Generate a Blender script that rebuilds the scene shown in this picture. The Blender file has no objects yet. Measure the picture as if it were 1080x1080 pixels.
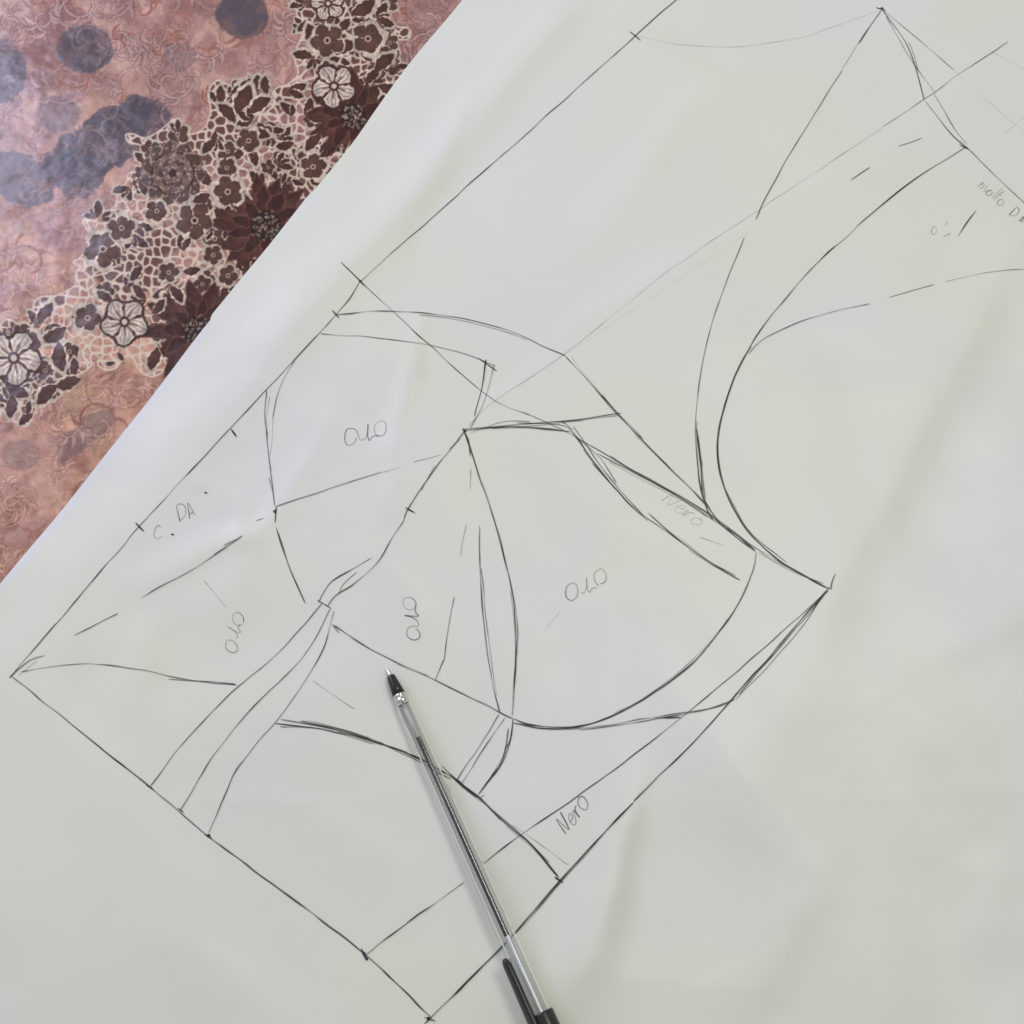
import bpy, math, random
import numpy as np
from mathutils import Vector, Matrix
random.seed(4); rng=np.random.default_rng(7)
sc=bpy.context.scene
sc.view_settings.view_transform='Standard'
sc.view_settings.look='None'; sc.view_settings.exposure=0
# ------------------------------------------------------------ camera
FOV=math.radians(50); T=math.tan(FOV/2); TILT=math.radians(24); D=0.39
C=np.array([0,-D*math.sin(TILT),D*math.cos(TILT)])
F=-C/np.linalg.norm(C); R=np.array([1.,0,0]); U=np.cross(R,F)
cam=bpy.data.cameras.new('camera'); co=bpy.data.objects.new('camera',cam)
sc.collection.objects.link(co); sc.camera=co
co.location=C; co.rotation_euler=(TILT,0,0)
cam.sensor_fit='HORIZONTAL'; cam.angle=FOV; cam.clip_start=0.01; cam.clip_end=20
def unproj(u,v,z=0.0):
    u=np.asarray(u,float); v=np.asarray(v,float)
    nx=(u-540)/540*T; ny=-(v-540)/540*T
    d=F[None,:]+nx.reshape(-1,1)*R+ny.reshape(-1,1)*U
    s=(np.asarray(z)-C[2])/d[:,2]
    p=C+d*s[:,None]
    return p[:,0],p[:,1]
def proj(x,y,z=0.0):
    dx=x-C[0]; dy=y-C[1]; dz=z-C[2]
    f=dy*F[1]+dz*F[2]; r=dx; up=dy*U[1]+dz*U[2]
    return 540+540*r/f/T, 540-540*up/f/T
def W(u,v):
    a,b=unproj([u],[v]); return np.array([a[0],b[0]])
# ------------------------------------------------------------ noise
def vnoise(x,y,seed=0):
    xi=np.floor(x).astype(np.int64); yi=np.floor(y).astype(np.int64)
    fx=x-xi; fy=y-yi; fx=fx**3*(fx*(fx*6-15)+10); fy=fy**3*(fy*(fy*6-15)+10)
    def h(a,b):
        n=(a*374761393+b*668265263+seed*982451653)&0xffffffff
        n=((n^(n>>13))*1274126177)&0xffffffff
        return ((n^(n>>16))&0xffff)/65535.0
    return (h(xi,yi)*(1-fx)+h(xi+1,yi)*fx)*(1-fy)+(h(xi,yi+1)*(1-fx)+h(xi+1,yi+1)*fx)*fy
def fbm(x,y,o=4,seed=0):
    s=0;a=.5;t=0
    for i in range(o):
        s=s+a*vnoise(x*2**i,y*2**i,seed+i*17); t+=a; a*=.5
    return s/t
# ------------------------------------------------------------ paper height
RIDG=[ # u0,v0,u1,v1,amp mm,width mm
(580,40,150,540,3.2,15),(445,360,415,520,1.7,6),(330,470,250,640,1.2,7),
(740,770,1010,1100,2.8,19),(930,520,790,800,1.8,18),(1060,280,920,540,2.6,17),
(655,880,590,1060,3.8,11),(700,60,900,160,1.8,17),(640,330,880,200,1.5,12),
(60,760,230,1000,1.5,16),(200,1010,330,1090,1.2,12),(640,560,560,700,1.4,12),
(1090,640,900,720,1.4,14),(1000,900,1090,1010,1.6,16),(480,130,400,280,1.3,10),(270,560,150,620,1.0,7),
(830,980,760,1090,1.5,13),(960,760,1090,860,1.3,15),(300,420,390,470,1.1,7),
(520,430,590,380,1.0,7),(225,520,285,580,.9,6),(160,650,150,780,1.2,10),(560,470,640,560,1.3,10),(380,340,470,430,1.0,7),
(860,420,980,400,1.2,12),(650,640,740,620,1.0,10),(380,560,440,640,1.0,7),(700,150,600,290,1.4,13),(330,860,420,930,.8,10)]
RW=[(W(a,b),W(c,d),e*.85e-3,f*1.05e-3) for a,b,c,d,e,f in RIDG]
def H(x,y):
    x=np.asarray(x,float); y=np.asarray(y,float)
    wx=x+.012*vnoise(x*30,y*30,41); wy=y+.012*vnoise(x*30,y*30,43)
    h=0.0018+0.0032*(fbm(x*14+5,y*14+9,2,3)-.5)+0.0011*(fbm(x*38,y*38,1,5)-.5)
    rn=1-np.abs(2*vnoise(wx*17+3,wy*17,51)-1); h=h+.0007*rn**3*vnoise(x*9,y*9,53)
    for p,q,a,w in RW:
        d=q-p; L2=d@d; L=math.sqrt(L2)
        t=((x-p[0])*d[0]+(y-p[1])*d[1])/L2
        s=((x-p[0])*d[1]-(y-p[1])*d[0])/L
        s=s+0.006*(vnoise(t*3,t*0+a*9000,11)-.5)
        end=np.where(t<0,t*L,np.where(t>1,(t-1)*L,0))
        w2=w*(0.7+.6*np.clip(t,0,1))
        prof=np.exp(-np.abs(s/np.where(s>0,w2,w2*.6))**2)
        h=h+a*prof*np.exp(-(end/(w*1.6))**2)*(.6+.4*np.sin(np.clip(t,0,1)*math.pi))
    return np.maximum(h,0.0010)
# ------------------------------------------------------------ helpers
def s2l(c):
    c=np.asarray(c,float)/255.
    return np.where(c<=.04045,c/12.92,((c+.055)/1.055)**2.4)
def mat(name,col=(.5,.5,.5),rough=.5,metal=0,spec=.5):
    m=bpy.data.materials.new(name); m.use_nodes=True
    b=m.node_tree.nodes['Principled BSDF']
    b.inputs['Base Color'].default_value=(*col,1); b.inputs['Roughness'].default_value=rough
    b.inputs['Metallic'].default_value=metal; b.inputs['Specular IOR Level'].default_value=spec
    return m,m.node_tree,b
def mesh_np(name,co_,faces,smooth=True):
    me=bpy.data.meshes.new(name); co_=np.asarray(co_,np.float32); faces=np.asarray(faces,np.int32)
    n=len(faces); me.vertices.add(len(co_)); me.vertices.foreach_set('co',co_.ravel())
    me.loops.add(n*4); me.loops.foreach_set('vertex_index',faces.ravel())
    me.polygons.add(n); me.polygons.foreach_set('loop_start',np.arange(0,n*4,4,dtype=np.int32))
    me.update(calc_edges=True)
    me.polygons.foreach_set('use_smooth',np.full(n,smooth)); me.update()
    ob=bpy.data.objects.new(name,me); sc.collection.objects.link(ob); return ob
def gridfaces(nx,ny):
    i=np.arange(nx*ny).reshape(ny,nx)
    return np.stack([i[:-1,:-1],i[:-1,1:],i[1:,1:],i[1:,:-1]],-1).reshape(-1,4)
# ============================================================ tablecloth print
U0,V0,U1,V1,S=-90,-90,590,730,2
cw=(U1-U0)*S; ch=(V1-V0)*S
gu,gv=np.meshgrid(U0+(np.arange(cw)+.5)/S, V0+(np.arange(ch)+.5)/S)
canvas=np.zeros((ch,cw,3)); 
wu=gu+26*(fbm(gu/60,gv/60,3,1)-.5); wv=gv+26*(fbm(gu/60+9,gv/60,3,2)-.5)
n1=fbm(wu/120,wv/120,4,21); n2=fbm(wu/70+3,wv/70,4,33); n3=fbm(gu/9,gv/9,3,44); n4=fbm(wu/28,wv/28,3,71); n5=fbm(gu/2.6,gv/2.6,2,91)
sal=np.array([200,152,132.]); mau=np.array([164,126,126.]); pk=np.array([188,142,138.]); tan=np.array([190,156,126.])
def mx(a,b,t): return a*(1-t[...,None])+b*t[...,None]
def ss(x,a,b):
    t=np.clip((x-a)/(b-a),0,1); return t*t*(3-2*t)
zone=ss((330-gv)/420+.35*(n1-.5)*2+.12,0,.8)
canvas[:]=sal
canvas=mx(canvas,tan,ss(n2,.48,.62)*.8)
canvas=mx(canvas,pk,ss(n1,.45,.62)*.7)
canvas=mx(canvas,mau,zone*.8)
canvas=mx(canvas,np.array([130,86,86.]),ss(n2,.52,.68)*(.15+zone*.5))
canvas=mx(canvas,np.array([212,174,158.]),ss(n4,.54,.68)*.5)
canvas=mx(canvas,np.array([140,96,90.]),ss(1-n4,.56,.7)*.5)
def win(cx,cy,r):
    x0=max(0,int((cx-r-U0)*S)); x1=min(cw,int((cx+r-U0)*S)+1)
    y0=max(0,int((cy-r-V0)*S)); y1=min(ch,int((cy+r-V0)*S)+1)
    return (slice(y0,y1),slice(x0,x1)) if x1>x0 and y1>y0 else None
def paint(w,col,a):
    canvas[w]=canvas[w]*(1-a[...,None])+np.asarray(col,float)*a[...,None]
def stroke(pts,wid,col,alpha=1.,taper=True,sh=None):
    pts=np.asarray(pts,float); n=len(pts); c=(pts.max(0)+pts.min(0))/2; r=np.abs(pts-c).max()+wid+2
    w=win(c[0],c[1],r)
    if w is None: return
    X=gu[w];Y=gv[w]; best=np.full(X.shape,1e9)
    for i in range(n-1):
        p=pts[i];d=pts[i+1]-p;L=max(d@d,1e-6)
        t=np.clip(((X-p[0])*d[0]+(Y-p[1])*d[1])/L,0,1)
        k=wid*(1 if not taper else .35+.65*math.sin(math.pi*(i+.5)/(n-1)))
        best=np.minimum(best,np.hypot(X-p[0]-t*d[0],Y-p[1]-t*d[1])-k/2)
    if sh is not None: paint(w,sh,alpha*.7*np.clip(1.6-best*1.1,0,1))
    paint(w,col,alpha*np.clip(.5-best*1.4,0,1))
def blots(f):
  for (cx,cy,rx,ry,an,st,rg) in [(90,50,31,27,0,1,.12),(255,15,29,26,0,1,.12),(112,146,60,32,-.6,1,.4),(150,128,34,26,.5,.8,.4),(80,180,34,26,.2,.8,.4),(22,188,40,28,.4,.7,.3),(3,75,26,36,0,.75,.2),(60,118,26,20,.3,.4,.3),
    (190,60,20,16,0,.3,.3),(-40,140,40,40,0,.6,.3),(150,-60,32,28,0,.7,.2),(20,480,24,18,0,.22,.3),(-60,330,40,34,0,.6,.3),(90,455,40,14,-.7,.3,.4)]:
    w=win(cx,cy,max(rx,ry)*1.5)
    if w is None: continue
    X=gu[w]-cx;Y=gv[w]-cy
    a=X*math.cos(an)+Y*math.sin(an); b=-X*math.sin(an)+Y*math.cos(an)
    d=np.hypot(a/rx,b/ry)+rg*(n3[w]-.5)+rg*1.3*(n4[w]-.5)
    paint(w,(76,70,82),np.clip(f*st*(1-ss(d,.9,1.02))*(.85+.6*(n3[w]-.35)),0,.92))
blots(.8)
for k in range(760):
    cx=rng.uniform(U0,500); cy=rng.uniform(V0,700)
    if cx+cy>730: continue
    r=rng.uniform(11,30); ph=rng.uniform(0,6.28); sg=rng.choice([-1,1]); tt=np.linspace(0,1,20)
    an=ph+sg*tt*rng.uniform(2.6,6.5); rr=r*(1-tt*.88)
    pts=np.stack([cx+rr*np.cos(an),cy+rr*np.sin(an)],1)
    lt=rng.random()<.72
    c=(222,186,168) if lt else (138,84,76)
    sh=(142,92,82) if lt else (196,150,134)
    if cy<240 and lt: c=(204,170,164); sh=(114,78,80)
    al=rng.uniform(.35,.85)
    stroke(pts,2.5,c,al,True,sh)
    for j in range(5):
        t0=rng.integers(0,13); p=pts[t0]; da=an[t0]+rng.uniform(-.5,.5); L=rng.uniform(7,16); s_=np.linspace(0,1,5)
        q=np.stack([p[0]+np.cos(da+s_*.9)*L*s_,p[1]+np.sin(da+s_*.9)*L*s_],1)
        stroke(q,3.8,c,al*.8,True,sh)
blots(.5)
canvas*= (0.82+.22*n3+.14*n5)[...,None]
# ---- lace net
poly=np.array([(-160,520),(-60,410),(0,342),(50,318),(84,282),(88,240),(112,208),(145,192),(143,146),(175,132),(215,132),(230,86),(266,80),(292,100),(314,66),(318,-10),(324,-160),
 (440,-160),(414,-20),(424,50),(416,110),(404,170),(334,230),(264,330),(209,399),(150,390),(105,380),(66,404),(34,440),(0,444),(-80,530),(-160,610)],float)
pm=np.zeros((ch,cw),bool); wx=gu+7*np.sin(gv/7.)+5*np.sin(gu/5.); wy=gv+7*np.sin(gu/7.+1)+4*np.sin(gv/4.5)
for i in range(len(poly)):
    x0,y0=poly[i];x1,y1=poly[(i+1)%len(poly)]
    if y0==y1: continue
    c=((y0>wy)!=(y1>wy))&(wx<(x1-x0)*(wy-y0)/(y1-y0)+x0); pm^=c
def hsh(a,b,s):
    n=(a*7349981+b*9151333+s*31337)&0xffffffff; n=((n^(n>>13))*1274126177)&0xffffffff
    return ((n^(n>>16))&0xffff)/65535.
cell=10.; X=(gu+7*(n4-.5)*2)/cell;Y=(gv+7*(n2-.5)*2)/cell/1.0; xi=np.floor(X).astype(int); yi=np.floor(Y).astype(int)
f1=np.full(X.shape,9.);f2=np.full(X.shape,9.)
for i in (-1,0,1):
    for j in (-1,0,1):
        a=xi+i;b=yi+j
        d=np.hypot(a+.12+.76*hsh(a,b,1)-X,b+.12+.76*hsh(a,b,2)-Y)
        f2=np.where(d<f1,f1,np.minimum(f2,d)); f1=np.minimum(f1,d)
pf=pm.astype(float)
full=(slice(None),slice(None))
paint(full,(88,52,46),pf*.8*ss(n2+.3*(n4-.5),.38,.48))
paint(full,(224,206,190),pf*.95*(1-ss(f2-f1,.13,.26)))
er=np.zeros_like(pf)
q=4
er[q:-q,q:-q]=(pf[q:-q,q:-q]-np.minimum.reduce([pf[2*q:,q:-q],pf[:-2*q,q:-q],pf[q:-q,2*q:],pf[q:-q,:-2*q]]))
paint(full,(224,206,190),er*.9)
CR=(222,204,188)
def petal(cx,cy,an,L,Wd,col,edge,vein,ew=.16,point=1.0,nv=3,r0=0):
    px=cx+math.cos(an)*(r0+L/2); py=cy+math.sin(an)*(r0+L/2); w=win(px,py,L*.62+4)
    if w is None: return
    X=gu[w]-cx;Y=gv[w]-cy
    a=(X*math.cos(an)+Y*math.sin(an)-r0)/L; b=(-X*math.sin(an)+Y*math.cos(an))+.16*Wd*np.sin(a*5+cy)
    ac=np.clip(a,0,1); hw=Wd*np.sin(math.pi*ac**(1.15*point))**.75*(1+.09*np.sin(ac*23+cx))
    ins=(hw-np.abs(b)); m=np.where((a>0)&(a<1),np.clip(ins*1.3+.2,0,1),0)
    shade=(1.18-.38*ac)[...,None]*np.ones(3)
    c0=np.asarray(col,float)
    canvas[w]=canvas[w]*(1-m[...,None])+c0*shade*m[...,None]*(.7+.35*n3[w]+.25*n5[w])[...,None]
    if edge is not None: paint(w,edge,m*np.clip(1-ins/(Wd*ew+.8),0,1)*.9)
    vm=np.clip(1-np.abs(b)/.9,0,1)
    for k in range(1,nv): vm=np.maximum(vm,np.clip(1-np.abs(np.abs(b)-hw*k/nv)/.8,0,1)*(ac<.85))
    paint(w,vein,m*vm*.7)
def disc(cx,cy,r,col,a=1.):
    w=win(cx,cy,r+2)
    if w is None: return
    paint(w,col,a*np.clip((r-np.hypot(gu[w]-cx,gv[w]-cy))*1.3+.5,0,1))
def specks(cx,cy,r,n,col=(208,190,172),L=2.2):
    for k in range(n):
        a=k*2.399+rng.uniform(-.3,.3); q=r*math.sqrt((k+.5)/n); b=rng.uniform(0,6.28)
        x=cx+q*math.cos(a); y=cy+q*math.sin(a)
        stroke([(x,y),(x+L*math.cos(b),y+L*math.sin(b)),(x+L*1.3*math.cos(b+1),y+L*1.3*math.sin(b+1))],.9,col,.85)
def poins(cx,cy,r,ph):
    for ring,(n,l,wd,c) in enumerate([(12,1.,.16,(84,44,38)),(11,.86,.15,(108,64,54)),(10,.64,.14,(72,36,32))]):
        for k in range(n):
            an=ph+ring*.35+k*2*math.pi/n+rng.uniform(-.16,.16); l2=r*l*rng.uniform(.78,1.1); w2=r*wd*rng.uniform(.8,1.2)
            petal(cx,cy,an,l2,w2,c,(50,26,24) if ring%2 else (140,98,86),(48,22,20),.14,.85,3,3)
    disc(cx,cy,r*.28,(44,24,24)); specks(cx,cy,r*.26,46)
def whitef(cx,cy,r,ph):
    for k in range(5):
        an=ph+k*2*math.pi/5
        petal(cx,cy,an,r*1.08,r*.48,(74,42,38),None,(60,30,30),.1,1.5,1)
        petal(cx,cy,an,r,r*.36,(226,212,200),(222,208,196),(84,52,46),.1,1.5,2,0)
    for k in range(10):
        a=ph+k*.628; stroke([(cx+r*.15*math.cos(a),cy+r*.15*math.sin(a)),(cx+r*.55*math.cos(a),cy+r*.55*math.sin(a))],1.3,(74,42,38),.9)
    disc(cx,cy,r*.22,(64,34,32)); disc(cx,cy,r*.12,(215,200,185))
def taupe(cx,cy,r,ph,n=5):
    for k in range(n):
        an=ph+k*2*math.pi/n+rng.uniform(-.2,.2); l2=r*rng.uniform(.85,1.12)
        petal(cx,cy,an,l2*1.18,r*.52,CR,None,CR,.1,1.3,1)
    for k in range(n):
        an=ph+k*2*math.pi/n+rng.uniform(-.1,.1); l2=r*rng.uniform(.85,1.05)
        petal(cx,cy,an,l2,r*.39,(110,76,66),(62,36,32),(56,32,30),.14,1.3,3)
    disc(cx,cy,r*.2,(196,176,160)); disc(cx,cy,r*.11,(56,32,30))
def rose(cx,cy,r):
    for k in range(11): petal(cx,cy,k*2*math.pi/11,r,r*.3,(104,74,66),CR,(58,34,32),.14,1.5,2)
    disc(cx,cy,r*.66,(58,38,36))
    for rr_,n_,c_ in ((.62,7,(130,100,90)),(.45,6,(96,66,60)),(.3,5,(130,100,90))):
        for k in range(n_): petal(cx,cy,k*2*math.pi/n_+rr_*7,r*rr_,r*rr_*.5,c_,CR,(58,34,32),.08,1.7,1)
    disc(cx,cy,r*.12,(50,30,28))
    specks(cx,cy,r*.9,40,CR,2)
def leaf(cx,cy,an,L): petal(cx,cy,an,L*1.16,L*.33,CR,None,CR,.1,.9,1); petal(cx,cy,an,L,L*.24,(96,58,50),(54,30,28),(50,28,26),.2,.9,3)
for k in range(900):
    x=rng.uniform(-60,420); y=rng.uniform(-60,440)
    i=int((y-V0)*S); j=int((x-U0)*S)
    if not pm[i,j]: continue
    if n2[i,j]<.42 and rng.random()<.6: continue
    if k%4==0: taupe(x,y,rng.uniform(8,13),rng.uniform(0,6))
    else:
        an=rng.uniform(0,6.28); 
        for q_ in range(rng.integers(1,4)): leaf(x,y,an+q_*.7,rng.uniform(10,21))
for (x,y,r,p) in [(280,237,58,.2),(207,348,56,.5),(372,122,50,.1),(-55,450,55,0),(395,-60,52,.4)]: poins(x,y,r,p)
for x,y,a,L in [(70,345,2.6,30),(60,360,1.4,32),(40,340,-1.,26),(85,400,2.9,28),(60,405,2.4,30),(165,365,1.8,26),(250,120,-1.2,34),(262,118,-.6,28),(248,128,-2.3,26),(262,135,.4,24),
   (222,205,2.6,28),(225,195,-2.4,24),(212,222,2.,24),(335,50,-2.,28),(350,55,-.4,28),(392,60,-1.7,34),(395,75,-.8,28),(398,90,.2,26),(338,140,2.3,24),(330,60,-2.9,22),(150,280,2.3,20),(180,300,1.,22),
   (345,20,-1.2,26),(370,15,-.5,30),(5,405,.5,28),(12,415,1.6,26),(118,318,-2.5,20),(310,150,2.9,20),(160,330,-.8,20)]: leaf(x,y,a,L)
rose(182,182,35)
for x,y,r,p in [(108,262,20,.3),(128,240,15,.9),(205,232,20,.2),(240,202,17,.6),(92,335,16,0),(262,148,14,.4),(345,42,19,.5),(388,40,18,0),(330,175,15,1),(165,222,13,.2),(240,290,12,0),(380,160,16,.3),(352,-30,18,.3),(30,362,15,.2)]: taupe(x,y,r,p)
for x,y,r,p in [(352,90,23,.4),(131,339,25,.3),(14,377,29,.1),(346,3,18,.8),(-110,470,26,.2)]: whitef(x,y,r,p)
# slight print softness
for _ in range(2):
    canvas[1:-1,1:-1]=.5*canvas[1:-1,1:-1]+.125*(canvas[2:,1:-1]+canvas[:-2,1:-1]+canvas[1:-1,2:]+canvas[1:-1,:-2])
canvas=np.clip(canvas,0,255); lin=s2l(canvas).astype(np.float32)
lin*=np.array([.97,.94,.90],np.float32)
def axis(lo,a,b,hi,st,cst):
    return np.concatenate([np.arange(lo,a,cst),np.arange(a,b,st),np.arange(b,hi,cst),[hi]])
x1=W(520,0)[0]+.01; y0=W(0,640)[1]-.01; y1=W(0,-20)[1]+.015
x0=W(0,0)[0]-.012
ax=axis(-.62,x0,x1,.62,.00026,.01); ay=axis(-.5,y0,y1,.75,.00026,.01)
gx,gy=np.meshgrid(ax,ay)
uu,vv=proj(gx,gy,0.)
def refl(i,n):
    i=np.mod(i,2*n); return np.where(i>=n,2*n-1-i,i)
iu=refl(np.floor((uu-U0)*S).astype(int),cw); iv=refl(np.floor((vv-V0)*S).astype(int),ch)
col=lin[iv,iu].reshape(-1,3)
gz=0.0006*(fbm(gx*25,gy*25,2,77)-.5)-.0004
cloth=mesh_np('tablecloth',np.stack([gx,gy,gz],-1).reshape(-1,3),gridfaces(len(ax),len(ay)))
at=cloth.data.color_attributes.new('printed','FLOAT_COLOR','POINT')
at.data.foreach_set('color',np.concatenate([col,np.ones((len(col),1),np.float32)],1).astype(np.float32).ravel())
m,nt,b=mat('printed_cloth',rough=.25,spec=.42)
a=nt.nodes.new('ShaderNodeAttribute'); a.attribute_name='printed'; nt.links.new(a.outputs['Color'],b.inputs['Base Color'])
tc=nt.nodes.new('ShaderNodeTexCoord')
nz=nt.nodes.new('ShaderNodeTexNoise'); nz.inputs['Scale'].default_value=90; nz.inputs['Detail'].default_value=2
nt.links.new(tc.outputs['Object'],nz.inputs['Vector'])
bp=nt.nodes.new('ShaderNodeBump'); bp.inputs['Strength'].default_value=.5; bp.inputs['Distance'].default_value=.0012
nt.links.new(nz.outputs['Fac'],bp.inputs['Height']); nt.links.new(bp.outputs['Normal'],b.inputs['Normal'])
cloth.data.materials.append(m)
cloth['label']='floral printed tablecloth in salmon, mauve and brown lace motifs'; cloth['category']='tablecloth'
# ============================================================ paper sheets
E0=W(0,614); E1=W(495,0); tv=(E1-E0); EL=np.linalg.norm(tv); tv/=EL; nv=np.array([tv[1],-tv[0]])
def sheet(name,dz,edge,alo,ahi,bhi,st):
    aa=np.arange(alo,ahi,st); bb=np.concatenate([np.arange(0,.02,.001),np.arange(.02,bhi,st)])
    A,B=np.meshgrid(aa,bb)
    e=edge(A)*np.exp(-B/.05)
    x=E0[0]+tv[0]*A+nv[0]*(B+e); y=E0[1]+tv[1]*A+nv[1]*(B+e)
    z=H(x,y)+dz
    return mesh_np(name,np.stack([x,y,z],-1).reshape(-1,3),gridfaces(len(aa),len(bb)))
up=sheet('tracing_paper',0.0,lambda a:.0012*np.sin(a*11+1)+.0005*np.sin(a*37)+.0034*ss(.125-a,0,.008),-.28,EL+.2,.52,.0016)
lo=sheet('backing_paper',-.0007,lambda a:.0012*np.sin(a*11+1)-.0002+.0012*ss(a,.19,.2)+.0006*np.sin(a*23),-.27,EL+.21,.51,.003)
def papermat(name,c1,c2,tr):
    m,nt,b=mat(name,c1,.42,0,.4)
    tc=nt.nodes.new('ShaderNodeTexCoord'); n=nt.nodes.new('ShaderNodeTexNoise'); n.inputs['Scale'].default_value=9; n.inputs['Detail'].default_value=2; n.inputs['Distortion'].default_value=.6
    nt.links.new(tc.outputs['Object'],n.inputs['Vector'])
    cr=nt.nodes.new('ShaderNodeValToRGB'); cr.color_ramp.elements[0].position=.38; cr.color_ramp.elements[1].position=.66
    cr.color_ramp.elements[0].color=(*c1,1); cr.color_ramp.elements[1].color=(*c2,1)
    nt.links.new(n.outputs['Fac'],cr.inputs['Fac']); nt.links.new(cr.outputs['Color'],b.inputs['Base Color'])
    n2=nt.nodes.new('ShaderNodeTexNoise'); n2.inputs['Scale'].default_value=24; n2.inputs['Detail'].default_value=2; n2.inputs['Distortion'].default_value=.6
    nt.links.new(tc.outputs['Object'],n2.inputs['Vector'])
    bp=nt.nodes.new('ShaderNodeBump'); bp.inputs['Strength'].default_value=.45; bp.inputs['Distance'].default_value=.0015
    nt.links.new(n2.outputs['Fac'],bp.inputs['Height']); nt.links.new(bp.outputs['Normal'],b.inputs['Normal'])
    return m
up.data.materials.append(papermat('tracing_paper_surface',(.745,.75,.665),(.745,.745,.725),.12))
lo.data.materials.append(papermat('backing_paper_surface',(.76,.76,.77),(.74,.74,.77),.1))
up['label']='white tracing paper with inked sewing pattern drawing, lying on tablecloth'; up['category']='paper'
lo['label']='plain white paper sheet underneath the drawn tracing paper'; lo['category']='paper'
# ============================================================ ink
def catmull(P,step=3.):
    P=np.asarray(P,float)
    if len(P)==2: 
        n=max(2,int(np.hypot(*(P[1]-P[0]))/step)); t=np.linspace(0,1,n+1)[:,None]; return P[0]*(1-t)+P[1]*t
    Q=np.vstack([2*P[0]-P[1],P,2*P[-1]-P[-2]]); out=[]
    for i in range(1,len(Q)-2):
        n=max(2,int(np.hypot(*(Q[i+1]-Q[i]))/step)); t=np.linspace(0,1,n,endpoint=False)[:,None]
        p0,p1,p2,p3=Q[i-1],Q[i],Q[i+1],Q[i+2]
        out.append(.5*((2*p1)+(p2-p0)*t+(2*p0-5*p1+4*p2-p3)*t**2+(3*p1-p0-3*p2+p3)*t**3))
    out.append(P[-1:]); return np.vstack(out)
class Ink:
    def __init__(s): s.v=[];s.f=[];s.o=[];s.n=0;s.k=0
    def add(s,P,w=.42,o=.85,step=3.,wob=.6,sk=0):
        s.k+=1
        p=catmull(P,step)
        if sk:
            n=len(p); r=random.Random(s.k*13+n)
            for _ in range(sk):
                L_=r.uniform(.22,.5); a_=r.uniform(0,1-L_); i0=int(a_*n); i1=int((a_+L_)*n)
                if i1-i0<5: continue
                sub=p[i0:i1]; dd=np.gradient(sub,axis=0); nn=np.stack([-dd[:,1],dd[:,0]],1); nn/=np.linalg.norm(nn,axis=1,keepdims=True)+1e-9
                off=np.linspace(r.uniform(-3,3),r.uniform(-2,2),len(sub))[:,None]
                s._rib(sub+nn*off,w*.8,o*r.uniform(.4,.8),step,wob)
        s._rib(p,w,o,step,wob)
    def _rib(s,p,w,o,step,wob):
        s.k+=1; n=len(p)
        tt=np.arange(n)*step
        p=p+wob*np.stack([vnoise(tt/22,tt*0+s.k,5)-.5,vnoise(tt/22,tt*0+s.k,8)-.5],1)*2
        z=np.full(n,.002)
        for _ in range(4):
            x,y=unproj(p[:,0],p[:,1],z); z=H(x,y)
        q=np.stack([x,y],1); d=np.gradient(q,axis=0); d/=np.maximum(np.linalg.norm(d,axis=1,keepdims=True),1e-9)
        nn=np.stack([-d[:,1],d[:,0]],1)
        ww=w*1e-3*(.62+.75*vnoise(tt/16,tt*0+s.k*3,9)); ww[0]*=.5; ww[-1]*=.3
        op=o*(.42+.68*vnoise(tt/18,tt*0+s.k*7,12))
        lift=.00014+.00001*(s.k%11)
        for sg in (-1,1):
            e=q+nn*sg*ww[:,None]/2
            s.v.append(np.column_stack([e,H(e[:,0],e[:,1])+lift])); s.o.append(op)
        i=np.arange(n-1)+s.n; s.f.append(np.stack([i,i+1,i+n+1,i+n],1)); s.n+=2*n
    def dot(s,u,v,r=.5): 
        s.add([(u-1.6,v),(u,v-.5),(u+1.6,v+.4)],r*2.2,1.2,1,.2)
    def build(s,name,m):
        ob=mesh_np(name,np.vstack(s.v),np.vstack(s.f)); a=ob.data.attributes.new('ink','FLOAT','POINT')
        a.data.foreach_set('value',np.clip(np.concatenate(s.o),0,1).astype(np.float32)); ob.data.materials.append(m); ob.parent=up; return ob
def inkmat(name,c):
    m,nt,b=mat(name,c,.5,0,.3)
    a=nt.nodes.new('ShaderNodeAttribute'); a.attribute_name='ink'
    nt.links.new(a.outputs['Fac'],b.inputs['Alpha']); return m
K=Ink()
def A(P,w=.4,o=.85,sk=None):
    if sk is None: sk=1 if (o>=.8 and len(P)>3) else 0
    K.add(P,w*1.04,o,3.,.6,sk)
# outer frame
A([(10,715),(60,657),(147,556),(215,482),(280,412),(355,332),(380,297)],.42,.9,0)
A([(380,297),(470,217),(560,137),(668,40),(720,-6)],.40,.88,0)
A([(12,713),(80,768),(158,830),(220,882),(300,942),(385,1007),(455,1073)],.40,.9,0)
A([(448,1080),(490,1038),(535,993),(590,930),(640,875),(668,846)],.5,1.05,1); A([(668,846),(685,828),(720,795),(760,752),(800,706),(840,660),(874,620)],.48,1.05,1)
A([(876,622),(878,612),(881,605)],.45,.9)
A([(10,715),(30,697),(48,692)],.4,.7); A([(20,712),(40,697)],.3,.6)
A([(385,1007),(440,966),(490,930)],.38,.8); A([(508,912),(550,880),(620,832),(700,772),(780,706),(850,644),(874,622)],.36,.8,0)
for s_ in [[(143,551),(152,561)],[(244,453),(250,461)],[(351,328),(358,336)],[(375,291),(385,302)],[(664,34),(676,43)],[(154,828),(162,833)],[(216,880),(224,885)],[(188,852),(194,857)],
   [(381,1000),(386,1010),(388,1012)],[(448,1073),(460,1077)],[(585,925),(594,931)],[(924,8),(934,11)],[(1012,153),(1022,158)],[(868,618),(878,621)]]: A(s_,.6,1)
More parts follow.
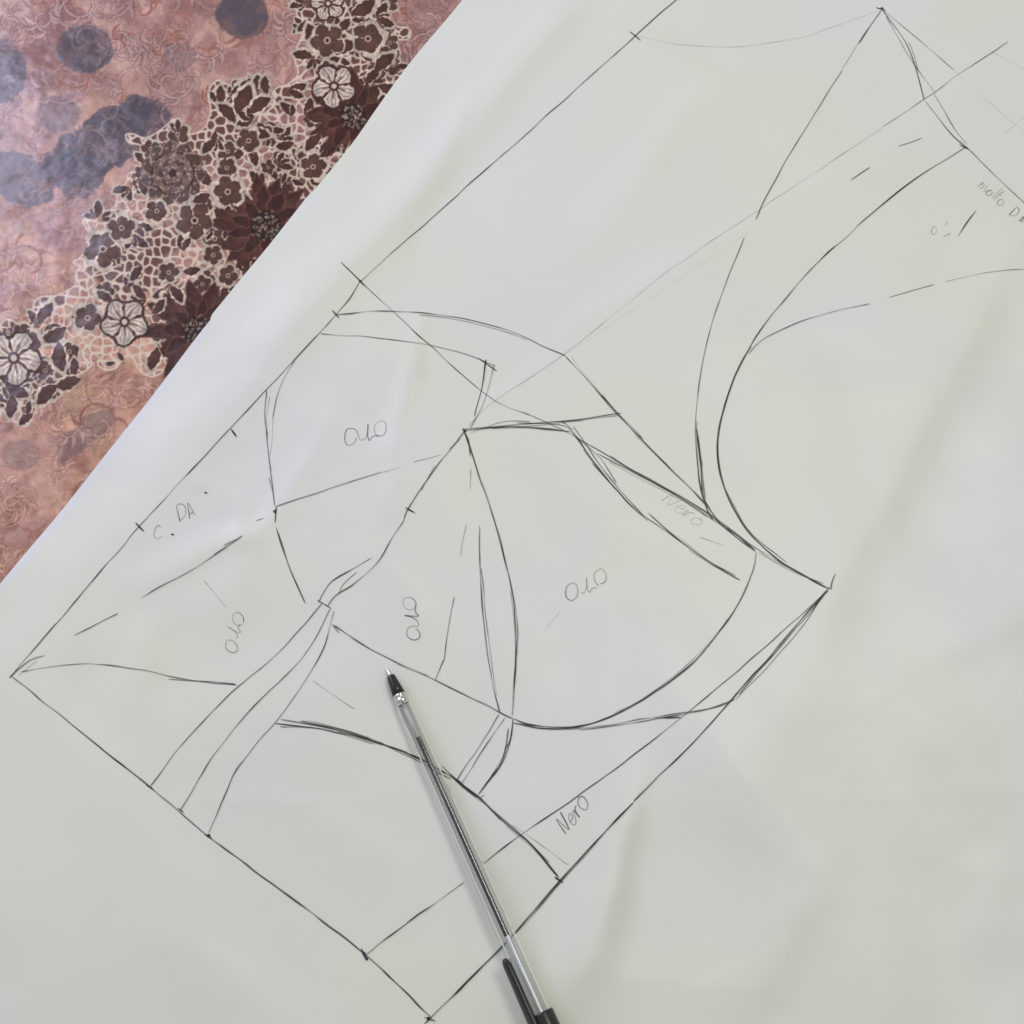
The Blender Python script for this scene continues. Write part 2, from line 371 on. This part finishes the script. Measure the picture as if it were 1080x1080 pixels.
for d_ in [(380,297),(220,882),(930,9),(1018,156),(490,455),(452,1075),(290,540),(384,1006)]: K.dot(*d_)
A([(360,276),(380,297),(440,352),(515,418),(560,438)],.38,.8,0); A([(560,438),(600,457),(660,492),(740,537),(800,580),(872,620)],.36,.85,3)
A([(353,333),(400,328),(470,333),(530,347),(575,366),(597,376)],.4,.8,1); A([(597,376),(625,406),(652,438),(700,487),(742,530),(762,556)],.42,.88,3)
A([(338,352),(390,356),(440,362),(490,373),(522,386)],.36,.7)
A([(513,380),(507,415),(500,440)],.5,.9); A([(521,384),(510,425),(496,452)],.32,.6); A([(505,378),(516,386),(524,392)],.4,.7)
A([(313,377),(296,407),(287,440)],.3,.55); A([(281,412),(279,440),(282,460)],.5,.9); A([(281,455),(285,490),(288,515),(290,534)],.42,.85); A([(284,418),(281,450),(286,498)],.3,.6)
A([(291,534),(290,552)],.4,.85); A([(293,560),(306,600),(322,637)],.38,.8); A([(291,556),(300,585),(315,622)],.3,.6)
A([(291,534),(340,518),(403,498)],.42,.85); A([(403,498),(424,493)],.3,.5); A([(436,488),(466,479)],.32,.65); A([(474,474),(486,463)],.35,.7)
A([(490,455),(462,490),(432,533),(426,548)],.46,.92,2); A([(428,535),(438,541)],.5,.9)
A([(426,548),(410,574),(394,598),(372,617),(354,628),(345,640)],.38,.88,0); A([(392,589),(370,601),(350,613),(342,624),(336,636)],.4,.9,0); A([(376,604),(362,616),(356,628)],.32,.6)
A([(340,636),(300,682),(240,735),(195,782),(158,830)],.36,.82,0); A([(349,642),(322,690),(262,752),(225,798),(190,855)],.36,.82,0); A([(352,644),(338,690),(298,752),(250,812),(220,880)],.36,.82,0)
A([(335,633),(350,642)],.4,.85)
A([(22,708),(70,702),(110,701),(150,707),(200,717),(250,723)],.38,.75,0); A([(178,716),(215,719),(248,722)],.4,.75)
A([(78,671),(100,659),(125,647)],.38,.8); A([(148,631),(175,616),(205,600),(240,577)],.34,.75,0); A([(225,586),(245,573),(256,565)],.5,.9); A([(236,576),(252,568)],.4,.8); A([(270,549),(279,546)],.5,.8)
A([(296,759),(330,764),(370,774),(410,787),(440,799),(472,816)],.48,.95,3); A([(290,763),(335,769),(380,778),(430,794)],.38,.8); A([(295,766),(345,770),(395,785)],.3,.6); A([(400,783),(440,802),(476,822)],.36,.8)
A([(470,815),(500,837),(530,865),(562,893),(590,926)],.48,.95,3); A([(466,808),(495,836),(540,872),(580,910)],.36,.7); A([(540,870),(600,912)],.24,.4); A([(482,822),(503,840),(512,838)],.48,.9)
A([(352,660),(385,681),(420,700),(460,718),(500,738),(541,758)],.42,.85); A([(350,658),(358,668)],.4,.8)
A([(541,758),(560,765),(600,767),(640,757),(690,730),(735,694),(772,648),(793,605),(797,582)],.42,.9,4)
A([(541,762),(580,769),(630,767),(680,758),(718,757)],.4,.85); A([(610,770),(670,762),(740,749),(775,737)],.36,.75); A([(690,757),(750,747),(775,738)],.34,.7)
A([(775,738),(805,708),(840,668),(872,624)],.32,.6,0)
A([(491,458),(503,495),(522,550),(537,610),(544,660),(543,715),(540,756)],.42,.88,3); A([(488,452),(497,475)],.5,.9); A([(493,463),(506,505)],.36,.7)
A([(506,554),(507,610),(512,670),(519,720),(527,752)],.36,.75); A([(508,600),(514,665),(524,735)],.3,.55)
A([(527,753),(505,787),(480,826)],.42,.85); A([(532,757),(510,790),(486,827)],.36,.75); A([(541,758),(538,782),(527,808),(504,838)],.46,.92,2); A([(536,768),(532,795),(516,822)],.36,.7)
A([(494,462),(496,482)],.34,.7); A([(496,494),(496,516)],.34,.7); A([(492,553),(486,586)],.3,.65); A([(479,629),(473,665),(468,698)],.38,.8); A([(468,696),(459,718)],.34,.7)
A([(488,455),(540,448),(600,444),(655,436)],.42,.88,2); A([(488,453),(540,451),(600,455)],.5,.95,1); A([(545,446),(585,447),(605,453)],.4,.8); A([(500,452),(540,450),(575,452),(602,456)],.34,.7,0); A([(495,458),(530,445),(560,444)],.3,.6)
A([(592,444),(604,455),(632,495),(660,528),(684,550)],.42,.92,3); A([(604,450),(640,500),(680,545)],.34,.75); A([(607,460),(632,482),(650,510)],.34,.7)
A([(684,541),(720,573),(760,600),(780,612)],.4,.85,2); A([(670,538),(700,558),(740,588),(776,608)],.32,.75,1); A([(630,478),(665,497),(720,527),(770,560),(797,580)],.36,.8,2); A([(640,484),(690,508),(745,545)],.3,.6)
A([(930,10),(915,32),(905,47)],.48,.95); A([(888,74),(850,135),(815,195),(796,232)],.38,.88,0); A([(905,47),(888,74)],.3,.5)
A([(785,250),(768,292),(750,345),(738,400),(733,450),(737,500),(743,530)],.36,.8,1); A([(735,452),(740,495),(744,532),(752,548)],.48,.95,2); A([(734,470),(738,510),(743,530)],.34,.75); A([(743,528),(757,550),(775,566),(797,582)],.4,.9,2)
A([(1018,156),(960,193),(900,243),(850,290),(805,345),(778,390),(762,435),(757,475),(764,515),(785,555),(820,590),(872,620)],.46,.98,1)
A([(764,515),(790,560),(830,594)],.34,.7); A([(800,582),(835,602),(868,616)],.36,.8)
A([(790,373),(805,358),(835,343),(870,331),(917,320)],.36,.8,0); A([(938,314),(985,300)],.32,.7); A([(996,297),(1040,288),(1090,283)],.3,.65)
A([(930,10),(955,45),(968,80),(975,106)],.42,.88); A([(934,18),(962,65),(985,98)],.34,.75); A([(975,106),(1000,138),(1018,156)],.42,.9); A([(985,98),(1006,135),(1020,152)],.32,.7)
A([(930,10),(970,43),(1007,75)],.3,.6); A([(1012,148),(1050,186),(1092,226)],.34,.75)
A([(1064,44),(1020,72),(975,105),(930,135)],.34,.75); A([(930,135),(890,162),(872,174)],.28,.45)
for s_ in [[(947,154),(960,150),(973,145)],[(897,190),(918,177)],[(1010,250),(1020,235),(1030,222)]]: A(s_,.4,.85)
BL=inkmat('black_ink',(.030,.030,.034))
K.build('pattern_drawing',BL)
PM=inkmat('pencil_grey',(.12,.12,.13))
for P,w_,o_ in [([(872,174),(790,228),(700,290),(597,372),(520,424),(494,450)],.32,.36),([(545,408),(640,345),(790,245)],.26,.14),
 ([(330,718),(375,748)],.3,.5),([(215,612),(240,641)],.3,.5),([(312,378),(292,420),(285,480)],.3,.4),([(1045,54),(1090,78)],.3,.35),([(1060,140),(1095,112)],.3,.3),
 ([(590,645),(575,665)],.3,.3),([(602,376),(652,436)],.3,.3),([(1007,75),(1040,104),(1090,150)],.28,.22)]:
    k=Ink(); k.add(P,w_,o_); k.build('pencil_line',PM)
Bq=Ink(); Bq.add([(672,38),(720,47),(780,49),(850,38),(930,10)],.42,.36); Bq.build('blue_pencil_arc',inkmat('blue_pencil',(.22,.24,.5)))
# handwriting, each word its own part.  strokes: x to the right, y up, unit = letter height
ORO=[[(.42,.95),(.12,.85),(-.02,.42),(.2,.02),(.6,.08),(.74,.5),(.55,.92),(.34,.9),(.62,.86),(.9,.84),(1.02,1.08),(1.12,.8),(1.10,.02),(1.13,.5),(1.3,.85),(1.5,.92),(1.66,.8),(1.72,.5),(1.9,.05),(2.3,.0),(2.52,.45),(2.35,.92),(2.0,.95),(1.78,.66)]]
ORO2=[[(.45,.95),(.1,.85),(-.03,.4),(.22,.0),(.64,.15),(.72,.6),(.45,.98)],[(.6,.88),(.9,.8),(1.02,1.06),(1.14,.78),(1.12,.02),(1.16,.5),(1.34,.9),(1.6,.84)],[(2.2,.92),(1.88,.8),(1.76,.35),(2.0,.0),(2.42,.15),(2.48,.65),(2.15,.98)]]
NERO=[[(0,0),(.1,1.3),(.5,.0),(.72,1.35)],[(.9,.5),(1.35,.62),(1.3,.95),(1.05,.92),(.92,.5),(1.1,.05),(1.45,.12),(1.66,.95),(1.72,.05),(1.76,.6),(1.95,.95),(2.14,.86)],[(2.6,.95),(2.3,.8),(2.25,.3),(2.5,.0),(2.85,.2),(2.88,.7),(2.5,1.0)]]
MOLTO=[[(0,0),(.05,.95),(.1,.5),(.3,.95),(.4,.1),(.5,.7),(.7,.95),(.85,.1),(1.1,.7),(1.3,.9),(1.05,.6),(1.15,.05),(1.5,.1),(1.5,.8)],[(1.8,1.7),(1.75,.1),(2.0,.3),(2.15,1.5),(2.12,.1),(2.3,0)],[(1.95,1.0),(2.4,1.05)],[(2.8,.9),(2.55,.6),(2.65,.05),(3.0,.1),(3.05,.7),(2.8,.9)]]
DD=[[(0,0),(0,1.4)],[(-.05,1.35),(.5,1.3),(.8,.8),(.6,.2),(0,0)]]
AA=[[(0,0),(.4,1.35),(.75,0)],[(.12,.45),(.65,.5)]]
CC=[[(.7,.85),(.35,1.),(0,.5),(.25,.02),(.75,.12)]]
OO=[[(.4,.9),(.05,.7),(0,.3),(.3,0),(.65,.3),(.6,.8),(.4,.9)]]
def word(S_,u,v,deg,h,w=.3,o=.65,slant=.15,sx=1.,seed=1,extra=()):
    k=Ink(); r=random.Random(seed); a_=math.radians(deg); ca,sa=math.cos(a_),math.sin(a_)
    for st in S_:
        jx,jy,sc_=r.uniform(-.07,.07),r.uniform(-.14,.14),r.uniform(.86,1.16)
        pts=[]
        for x_,y_ in st:
            x_+=r.uniform(-.04,.04); y_+=r.uniform(-.05,.05)
            lx=(x_*sx+jx+slant*y_)*h; ly=-(y_*sc_+jy)*h; pts.append((u+lx*ca-ly*sa,v+lx*sa+ly*ca))
        k.add(pts,w,o,1.5,.5)
    for e in extra: k.add(e,w,o,1.5,.3)
    k.build('handwritten_word',BL)
word(ORO,406,441,165,15,.3,.72,.25,1.2,1)
word(ORO2,246,643,105,14,.3,.72,.2,1.2,2)
word(ORO,424,630,83,15,.3,.72,.2,1.2,3)
word(ORO2,638,600,157,16,.32,.78,.25,1.15,4)
word(NERO,597,881,-50,13,.34,.9,.3,1.05,5)
word(NERO,697,528,37,10,.26,.5,.35,1.6,6,[[(738,567),(750,571),(762,575)]])
word(CC,164,571,-15,13,.32,.7); word(DD,190,550,-22,12,.34,.85,.2,.9,12); word(AA,200,547,-24,11,.34,.85,.15,.9,13)
for d_ in [(182,564),(217,520)]: k=Ink(); k.dot(*d_,.32); k.build('ink_dot',BL)
word(MOLTO,1030,198,38,9,.28,.65,.2,1.15,8); word(DD,1064,226,40,8,.36,.9,.1,1.,9); word([[(0,0),(.05,.9),(.3,.1),(.5,.9),(.8,.2),(1.2,.5)]],1074,234,40,8,.34,.8)
word(OO,983,249,-10,9,.3,.55); word([[(0,0),(.8,.5),(.6,.1)]],995,250,0,9,.3,.5,0,1,3,[[(996,238),(1000,233)]])
# ============================================================ pen
pen=bpy.data.objects.new('ballpoint_pen',None); sc.collection.objects.link(pen)
pen['label']='clear ballpoint pen with black tip and cap lying on tracing paper'; pen['category']='pen'
KR=.72
def hmax(u,v):
    p=W(u,v); return float(H(p[0],p[1]))
zt=hmax(410,710)+.0018; zr=max(hmax(500,900)+.0026,hmax(575,1075)+.0035)
tx,ty=unproj([408],[704],zt); rx,ry=unproj([571],[1068],zr)
P0=Vector((tx[0],ty[0],zt)); P1=Vector((rx[0],ry[0],zr))
for t in np.linspace(.1,1,20):
    p=P0.lerp(P1,t); need=float(H(p.x,p.y))+.0025
    if p.z<need: P1.z+=(need-p.z)/t
xx,yy=unproj([571],[1068],P1.z); P1.x=xx[0];P1.y=yy[0]
LEN=(P1-P0).length; X_=(P1-P0).normalized(); Y_=Vector((0,0,1)).cross(X_).normalized(); Z_=X_.cross(Y_)
M=Matrix((( X_.x,Y_.x,Z_.x,P0.x),(X_.y,Y_.y,Z_.y,P0.y),(X_.z,Y_.z,Z_.z,P0.z),(0,0,0,1)))
pen.matrix_world=M
print('PEN LEN',LEN,P1.z)
def lathe(name,prof,m,n=32,hexa=0,parent=pen):
    v=[];f=[]
    for s,r in prof:
        r*=KR
        for k in range(n):
            a=2*math.pi*k/n; rr=r
            if hexa:
                aa=(a+math.pi/6)%(math.pi/3)-math.pi/6; hr=r*.93/math.cos(aa); rr=r*(1-hexa)+min(hr,r*1.02)*hexa
            v.append((s*1e-3,math.cos(a)*rr*1e-3,math.sin(a)*rr*1e-3))
    for i in range(len(prof)-1):
        for k in range(n): f.append((i*n+k,(i+1)*n+k,(i+1)*n+(k+1)%n,i*n+(k+1)%n))
    ob=mesh_np(name,v,f,smooth=not hexa); ob.data.materials.append(m); ob.parent=parent; return ob
metal,_,_=mat('nickel_silver',(.72,.71,.68),.2,1)
blk,_,_=mat('black_plastic',(.018,.018,.02),.28,0,.5)
inkm,_,_=mat('refill_ink',(.012,.012,.016),.25,0,.4)
tube,_,_=mat('refill_tube',(.60,.61,.61),.3,0,.5)
clear,nt,b=mat('clear_plastic')
for n in list(nt.nodes):
    if n.type!='OUTPUT_MATERIAL': nt.nodes.remove(n)
o=nt.nodes['Material Output']; tr=nt.nodes.new('ShaderNodeBsdfTransparent'); tr.inputs[0].default_value=(.93,.94,.94,1)
dk=nt.nodes.new('ShaderNodeBsdfTransparent'); dk.inputs[0].default_value=(.32,.34,.34,1)
gl=nt.nodes.new('ShaderNodeBsdfGlossy'); gl.inputs['Roughness'].default_value=.14; gl.inputs[0].default_value=(1,1,1,1)
lw=nt.nodes.new('ShaderNodeLayerWeight'); lw.inputs[0].default_value=.25
fr=nt.nodes.new('ShaderNodeFresnel'); fr.inputs[0].default_value=1.65
m1=nt.nodes.new('ShaderNodeMixShader'); m2=nt.nodes.new('ShaderNodeMixShader')
nt.links.new(lw.outputs['Facing'],m1.inputs[0]); nt.links.new(tr.outputs[0],m1.inputs[1]); nt.links.new(dk.outputs[0],m1.inputs[2])
nt.links.new(fr.outputs[0],m2.inputs[0]); nt.links.new(m1.outputs[0],m2.inputs[1]); nt.links.new(gl.outputs[0],m2.inputs[2]); nt.links.new(m2.outputs[0],o.inputs[0])
L=LEN*1000
lathe('ball_tip',[(0,.05),(.15,.35),(.5,.45),(2.2,.9),(2.5,1.15),(4,1.25),(4,0.2)],metal,24)
lathe('grip_cone',[(3.2,.3),(3.2,1.7),(3.8,2.0),(8,2.7),(10.2,2.95),(10.3,2.2),(12,2.2),(12,.2)],blk,32)
lathe('collar',[(10.3,2.5),(10.4,2.95),(11.2,3.1),(11.4,2.8),(11.9,2.8),(12.1,3.15),(13.4,3.2),(13.6,2.9)],metal,32)
lathe('barrel',[(13.6,2.3),(13.6,3.1),(14.2,3.3),(L+3,3.6),(L+10,3.6)],clear,48,1)
lathe('refill',[(12,.2),(12,1.2),(26,1.2),(26,.2)],tube,20)
lathe('ink_refill',[(26,.2),(26,1.1),(L*.8,1.15),(L*.8,.2)],inkm,20)
lathe('refill_end',[(L*.8+.1,.3),(L*.8+.1,1.3),(L+5,1.3)],tube,20)
cap=lathe('cap',[(L,3.8),(L,4.6),(L+.5,4.9),(L+14,4.8),(L+24,4.5),(L+27,3.8),(L+27,.2)],blk,40)
secs=[(L-17.5,.5,.4),(L-17,1.3,.7),(L-15.5,1.8,.85),(L-8,2.0,.9),(L,2.1,1.0),(L+12,2.2,1.1),(L+20,2.0,1.2)]
v=[];f=[]
for s,hw,ht in secs:
    for k in range(12):
        a=2*math.pi*k/12; ex=abs(math.cos(a))**.6*math.copysign(1,math.cos(a)); ey=abs(math.sin(a))**.6*math.copysign(1,math.sin(a))
        v.append((s*1e-3,ex*hw*.85e-3,(ey*ht+4.1)*1e-3))
for i in range(len(secs)-1):
    for k in range(12): f.append((i*12+k,(i+1)*12+k,(i+1)*12+(k+1)%12,i*12+(k+1)%12))
me=bpy.data.meshes.new('clip'); 
n_=len(v); v.append((secs[0][0]*1e-3,0,4.1e-3)); ff=[tuple(q) for q in f]+[(k,(k+1)%12,n_) for k in range(12)]
me.from_pydata(v,[],ff); me.polygons.foreach_set('use_smooth',[True]*len(me.polygons))
clip=bpy.data.objects.new('clip',me); sc.collection.objects.link(clip); me.materials.append(blk); clip.parent=cap
sgn=1 if Y_.x<0 else -1
clip.rotation_euler=(-sgn*math.radians(58),0,0)
# ============================================================ light
w=bpy.data.worlds.new('World'); sc.world=w; w.use_nodes=True
bg=w.node_tree.nodes['Background']; bg.inputs[0].default_value=(1.,.99,.955,1); bg.inputs[1].default_value=.41
def area(name,loc,tgt,size,power,col):
    l=bpy.data.lights.new(name,'AREA'); l.shape='RECTANGLE'; l.size=size[0]; l.size_y=size[1]; l.energy=power; l.color=col
    o=bpy.data.objects.new(name,l); sc.collection.objects.link(o); o.location=loc
    o.rotation_euler=(Vector(tgt)-Vector(loc)).to_track_quat('-Z','Y').to_euler()
area('window_light',(-.62,.5,.38),(-.08,0.09,0),(.42,.4),3.9,(.64,.69,1.))
area('ceiling_light',(.4,.3,1.2),(0.05,.03,0),(.5,.4),5.1,(1.,.985,.91))
